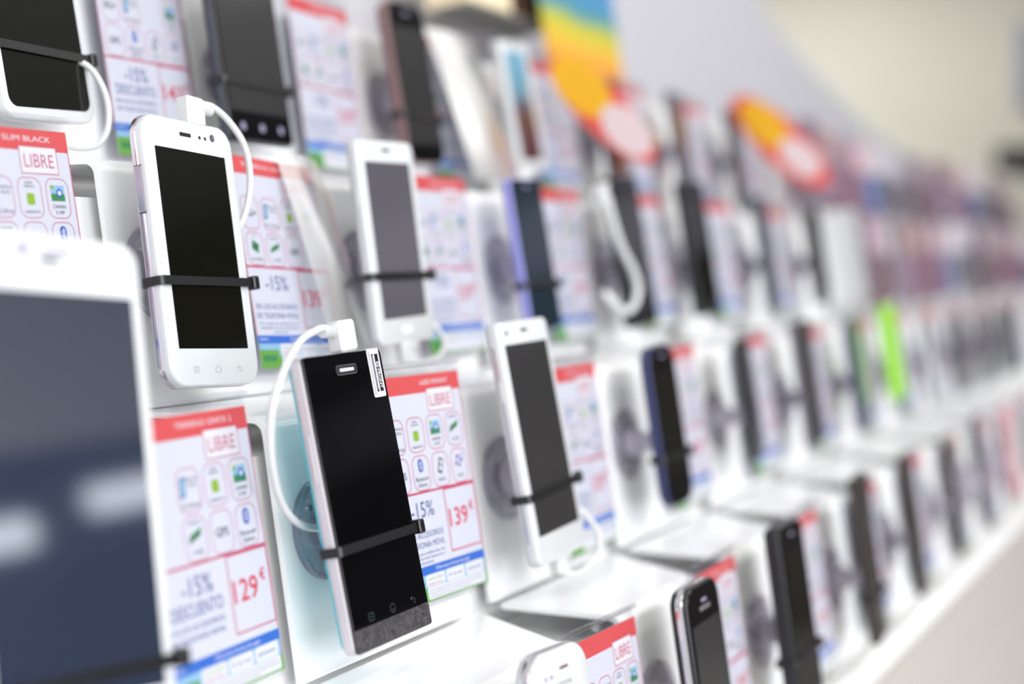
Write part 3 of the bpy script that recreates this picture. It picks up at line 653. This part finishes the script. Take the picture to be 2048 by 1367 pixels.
# stands, mounts and cards ------------------------------------------------------------------
CARD_FAR = None
cards = {}; placed_cards = {}
def card_for(key):
    if key in cards:
        return copy_tree(cards[key])
    if key == '139': c = make_card('LAZER MIDNIGHT', '139', [['tactil', 'android', 'camara', 'memoria'], ['gps', 'bt', 'video', 'mp3']][0:2], 'acc', 28, lm=M_CRIM)
    elif key == '129': c = make_card('TERRENO ONYX 2', '129', [['', 'tactil', 'android', 'camara'], ['', 'memoria', 'gps', 'bt']], 'desc', 42, lm=M_PINK)
    elif key == '143': c = make_card('LAZER MIDNIGHT', '143', [['3g', 'tactil', '', 'camara'], ['gps', 'bt', 'video', 'mp3']], 'desc', 30, lm=M_PINK)
    elif key == 'slim': c = make_card('IRIS SLIM BLACK', '129', [['', 'tactil', 'android', 'camara'], ['', 'memoria', 'gps', 'bt']], 'desc', 44, lm=M_PINK)
    elif key == 'movil': c = make_card('Teléfono móvil libre', '139', [['3g', 'tactil', 'android', 'camara'], ['cpu', 'memoria', 'gps', '']], 'acc', 60, lm=M_CRIM)
    elif key == 'front': c = make_card('', '99', [['', 'tactil', 'android', 'camara'], ['', 'memoria', 'gps', 'bt']], 'acc', 10, lm=M_CRIM) if False else make_card('LIBRE', '129', [['3g', 'tactil', 'android', 'camara'], ['', 'memoria', 'gps', 'bt']], 'acc', .01, lm=M_CRIM)
    else: c = make_card('Teléfono móvil', '129', [['3g', 'tactil', 'android', 'camara'], ['cpu', 'memoria', 'gps', 'bt']], 'acc', 40, lm=M_PINK, fine=False)
    cards[key] = c
    return c
# nearest cards get their own measured pose
CARD_POSE = {(2, -1): (518.5, 80, -498, 1.5, 4, 0, 'slim'), (3, -1): (521, -59.5, -418, .3, 3, -1, '129'), (3, 0): (714, -55.6, -418, -.5, -3.1, -1, '139'),
             (2, 0): (722, 77.4, -498, -2.2, 1.4, -3, 'movil'), (4, 0): (732, -202.6, -337, -1.7, .4, -.9, 'front'),
             (1, 0): (723, 214, -578, 1.5, 3, 0, '143'), (1, 1): (918, 217, -578, 0, 3, 0, 'far')}
by_row = {r: [p for p in PH if p['row'] == r] for r in (1, 2, 3, 4)}
cols = {1: range(0, 7), 2: range(-1, 7), 3: range(-1, 12), 4: range(0, 9)}
ORD = {-1: 'nearest', 0: 'first', 1: 'second', 2: 'third', 3: 'fourth', 4: 'fifth', 5: 'sixth', 6: 'seventh', 7: 'eighth', 8: 'ninth', 9: 'tenth', 10: 'eleventh', 11: 'twelfth'}
for r in (1, 2, 3, 4):
    for k in cols[r]:
        sk = S0 + SPACING*k
        ph = min(by_row[r], key=lambda p: abs(p['s']-(sk+22)))
        near = abs(ph['s']-(sk+22)) < 60
        ref = ph['ref'] if near else None
        what = ('the ' + ref) if ref else (ORD[k] + ' place of the ' + ROW[r])
        st = take('stand', stand0); place(st, sk, U_TOP[r], N_BOARD[r])
        tag(st, ('white stand under ' + what) if ref else 'white acrylic stand at the ' + what, 'stand', 'white stands in the ' + ROW[r])
        if ref:
            mt = take('mount', mount0)
            gap = ph['n'] - ph.get('th', 8.5) - N_BOARD[r]
            place(mt, sk+34, U_TOP[r]-59, N_BOARD[r]+.1)
            tag(mt, 'round mount behind ' + what, 'mount', 'round mounts in the ' + ROW[r])
        if (r, k) == (2, 6): continue
        if (r, k) in CARD_POSE:
            s, u, n, ro, ya, pi, key = CARD_POSE[(r, k)]
        else:
            s, u, n, ro, ya, pi, key = sk+128, U_TOP[r]-56+random.uniform(-2, 2), N_BOARD[r]+12, random.uniform(-1, 1), random.uniform(-1, 2), 0, 'far'
        c = card_for(key); place(c, s, u, n, ro, ya, pi); placed_cards[(r, k)] = c
        tag(c, ('price card beside ' + what) if ref else 'price card at the ' + what, 'price card', 'price cards in the ' + ROW[r])

# charging cables -----------------------------------------------------------------------------
def cable(label, pts, plug=None, r=1.75, plug_rot=None):
    """pts in (s,u,n); plug = (s,u,n,w,h,d,roll) block"""
    root = empty('charging_cable')
    b = MB(); w = [W(*q)*1000 for q in smooth_path(pts)]; b.tube(w, r, M_CORD, n=14); b.build('cord', root)
    if plug:
        s, u, n, pw, ph_, pd, ro, side = plug
        q = empty('plug'); 
        b = MB(); b.slab(pw, ph_, 1.8, [(.9, -pd/2), (0, -pd/2+.9), (0, pd/2-.9), (.9, pd/2)], M_CORD); o = b.build('plug', root); bpy.data.objects.remove(q)
        place(o, s, u, n, ro)
        b = MB()
        for i in range(5): b.tube([(side*(pw/2-.3+i*1.9), ph_*.22, 0), (side*(pw/2+1.0+i*1.9), ph_*.22, 0)], 3.6-.2*i, M_CORD, n=16)
        g = b.build('strain_relief', root); place(g, s, u, n, ro)
    tag(root, label, 'cable', 'white charging cables')
    return root
cable('white cable plugged into top of the sharp white phone, looping right', [(634, 157, -476), (642, 155.5, -475), (652, 149, -474), (661, 137, -473), (664, 121, -474), (660, 104, -476), (652, 91, -480), (640, 82, -488)],
      (625, 152, -477, 14, 15, 8, -5, 1))
cable('white cable plugged into top of the sharp black phone, arching left to its mount', [(601, 31, -397), (592, 31, -396), (573, 26, -394), (555, 14, -392), (545, -2, -394), (545, -20, -398), (555, -37, -405), (570, -50, -412), (588, -59, -416), (608, -63, -418)],
      (612, 27, -397, 14, 15, 8, 3, -1))
cable('white cable curling below the top left corner phone', [(628, 200, -560), (637, 193, -550), (642, 181, -546), (643, 168, -545), (639, 156, -545), (629, 148, -545), (616, 146, -545), (606, 147, -545)], (601, 147, -545, 8, 9, 7, 0, -1))
cable('white cable curving under the white phone with a grey mirror-like screen', [(802, 14, -476), (814, 12, -474), (836, 15, -472), (848, 24, -474), (847, 36, -480), (838, 48, -488)], (802, 20, -477, 11, 14, 7, 0, 1))
cable('white cable curving under the white squared phone', [(811, -122, -396), (830, -126, -394), (855, -120, -392), (865, -108, -394), (861, -94, -400), (846, -80, -408)], (810, -116, -397, 12, 14, 7, 0, 1))
cable('thick white cord hooked in front of a dark phone, second row', [(1096, 124, -455), (1104, 122, -455), (1108, 108, -455), (1118, 85, -455), (1137, 65, -455), (1141, 50, -455), (1128, 37, -455), (1108, 33, -455), (1092, 40, -457), (1086, 50, -462)], (1092, 124, -455, 14, 16, 10, 20, 1), r=3.2)

# the loose clear front of two holders bulges forward and catches the lamps
def film(card, x0, x1, pit, gloss, bulge=6.0):
    b = MB(); nx, ny = 20, 16; g = []; L = 128.0
    for j in range(ny+1):
        v = j/ny
        g.append([(x0+(x1-x0)*i/nx, -63+L*v, 1.2+(1-v)*L*math.sin(rad(pit))+bulge*math.sin(math.pi*i/nx)*.6+10*(1-v)*v) for i in range(nx+1)])
    b.loft(g, clear('glossy_front_film_%d' % x0, tint=(.985, .985, .99, 1), gloss=gloss, rough=.30, edge=.85), False, False, closed=False)
    return b.build('clear_film', card, smooth=60, recalc=False)
film(placed_cards[(2, 0)], 3, 47, 8, 1.1)
film(placed_cards[(1, 2)], -36, 44, 12, 2.0)

# ------------------------------------------------------------------ upper shelf, poster, wobblers, post
def board_box(name, s0, s1, u0, u1, n0, n1, m, label=None, cat=None, parent=None, group=None):
    b = MB()
    ring = [(u0, n0), (u0, n1), (u1, n1), (u1, n0)]
    b.loft([[tuple(W(s, u, n)*1000) for u, n in ring] for s in (s0, s1)], m)
    o = b.build(name, parent, smooth=0)
    if label: tag(o, label, cat, group)
    return o
board_box('upper_shelf', 1285, 1475, 349, 352, -690, -640, M_GREY and mat('dark_shelf_edge', rgb(128, 128, 122), .4), 'thin dark shelf edge above the top row, left of the rainbow poster', 'shelf')
board_box('storage_carton', 1290, 1385, 352.2, 425, -690, -645, mat('cream_carton', rgb(240, 222, 186), .7), 'cream carton on the dark upper shelf', 'box')
board_box('storage_carton', 1400, 1470, 352.2, 425, -690, -645, mat('brown_carton', rgb(92, 62, 44), .7), 'dark brown carton beside the rainbow poster', 'box')
# poster: blue sky over green, yellow and orange bands, standing along the back of the top tier
b = MB(); b.slab(196, 190, 2, [(0, 0), (0, 3)], bands_mat('rainbow_poster_print', [(-.095, rgb(224, 140, 100)), (-.06, rgb(216, 146, 50)), (-.035, rgb(204, 176, 50)), (-.018, rgb(168, 176, 58)), (-.004, rgb(66, 134, 146)), (.02, rgb(66, 128, 182)), (.095, rgb(46, 88, 168))], 'Y', .6))
o = b.build('poster', smooth=0); place(o, 1500, 382, -622); tag(o, 'poster with blue top and yellow and orange lower bands above the top row', 'poster')
b = MB(); b.box(-17, 17, -420, 420, -14, 14, mat('white_upright_paint', rgb(226, 224, 232), .4)); b.box(17, 24, -420, 420, -14, 14, mat('grey_upright_edge', rgb(150, 142, 150), .5))
o = b.build('upright_post', smooth=0); place(o, 1705, 700, -720); tag(o, 'white upright post with a grey right edge beside the poster', 'post')

# promotional wobblers: long oval signs sticking out over the phones, facing back along the aisle
def wobbler(s, c_u, c_n, label, L=150, H=56, ang=-51.5):
    root = empty('promotional_wobbler')
    def oval(w, h, k=36): return [(w/2*math.cos(2*math.pi*i/k), h/2*math.sin(2*math.pi*i/k)) for i in range(k)]
    b = MB(); o_ = oval(L, H); b.loft([[(x, y, z) for x, y in o_] for z in (-.6, .6)], mat('wobbler_red', rgb(224, 84, 76), .45)); b.build('sign_board', root, smooth=40)
    b = MB(); b.loft([[(x-28, y+2, z) for x, y in oval(74, 38)] for z in (.6, .9)], mat('wobbler_yellow', rgb(236, 176, 30), .45)); b.build('yellow_patch', root, smooth=40)
    b = MB(); b.loft([[(x+32, y+2, z) for x, y in oval(60, 34)] for z in (.6, .95)], mat('wobbler_white', rgb(226, 204, 206), .45)); b.build('white_patch', root, smooth=40)
    b = MB(); b.box(-L/2-26, -L/2+4, -3, 3, -.5, .4, M_CLEAR); b.build('spring_strip', root, smooth=0)
    # local x along the diagonal in the (n,u) plane, local z towards -s (back to the viewer)
    a = rad(ang); xd = Vector((0, math.sin(a), math.cos(a))); zd = Vector((-1, 0, 0)); yd = zd.cross(xd)
    M3 = BOARD @ Matrix((xd, yd, zd)).transposed(); M = M3.to_4x4(); M.translation = W(s, c_u, c_n); root.matrix_world = M
    tag(root, label, 'sign', 'red wobblers over the top row'); return root
wobbler(1265, 220, -515, 'red oval wobbler with a yellow patch below the rainbow poster', L=138, H=42)
wobbler(1769, 224, -500, 'red oval wobbler with a yellow patch right of the white post', L=158, H=50)

# white block ending the second row
b = MB(); b.slab(118, 122, 8, [(2, -25), (0, -23), (0, -2), (2, 0)], M_PHW)
o = b.build('tablet_box', smooth=40); place(o, 1946, 84, -478, 3); tag(o, 'white box ending the second row before the hanging packs', 'box')

# hanging accessory packs past the end of the two upper tiers
pack_cols = [rgb(176, 150, 164), rgb(146, 120, 132), rgb(190, 180, 192), rgb(120, 100, 116), rgb(200, 170, 178), rgb(104, 96, 106), rgb(160, 128, 128), rgb(210, 204, 212)]
item_cols = [rgb(112, 92, 100), rgb(128, 96, 112), rgb(100, 96, 104), rgb(140, 124, 142), rgb(96, 112, 156)]
pack_protos = []
for i in range(8):
    root = empty('accessory_pack')
    b = MB(); b.slab(78, 124, 3, [(0, -.5), (0, .5)], mat('pack_card_%d' % i, pack_cols[i], .5), 0, 0, seg=3); b.build('backing_card', root)
    b = MB(); b.slab(54, 66, 8, [(0, .5), (1, 12), (4, 15)], mat('pack_item_%d' % (i % 5), item_cols[i % 5], .4), 0, -22, seg=4); b.build('packed_item', root)
    pack_protos.append(root)
used = [False]*8
PCOL = ['pale pink', 'mauve', 'pale lilac', 'plum', 'rosy', 'dark grey', 'dusty brown', 'light grey']
cnt = 0
for row, (u, n) in enumerate(((225, -556), (80, -497))):
    for j in range(18 if row == 0 else 16):
        s = (1990 if row == 0 else 2070) + j*112
        i = (j*3 + row*5) % 8
        if used[i]: o = copy_tree(pack_protos[i])
        else: o = pack_protos[i]; used[i] = True
        place(o, s, u+random.uniform(-8, 8), n+random.uniform(-6, 6), random.uniform(-2, 2), random.uniform(-6, 6))
        tag(o, '%s hanging pack, %s from the left in the %s pack row' % (PCOL[i], ['1st', '2nd', '3rd'][j] if j < 3 else '%dth' % (j+1), 'upper' if row == 0 else 'lower'), 'hanging pack', 'hanging packs on the far panel')

# far fixtures at the end of the aisle
def far_unit(name, x0, x1, y0, y1, z0, z1, m, label, cat):
    o = world_box(name, x0, x1, y0, y1, z0, z1, m); tag(o, label, cat); return o
fs = far_unit('far_shelving', 7.4, 8.0, -4.8, 0.98, 0, 2.9, mat('umber_shelving', (0.10, 0.085, 0.07, 1), .6), 'tall brown-grey shelving at the far right end of the aisle', 'shelving')
world_box('black_shelf', 7.0, 7.99, -4.8, 1.12, 1.66, 1.76, mat('charcoal_shelf', (0.03, 0.03, 0.035, 1), .5), fs)
world_box('header_panel', 7.2, 7.9, -4.8, 1.06, 1.95, 2.32, mat('lavender_header', rgb(184, 182, 200), .5), fs)
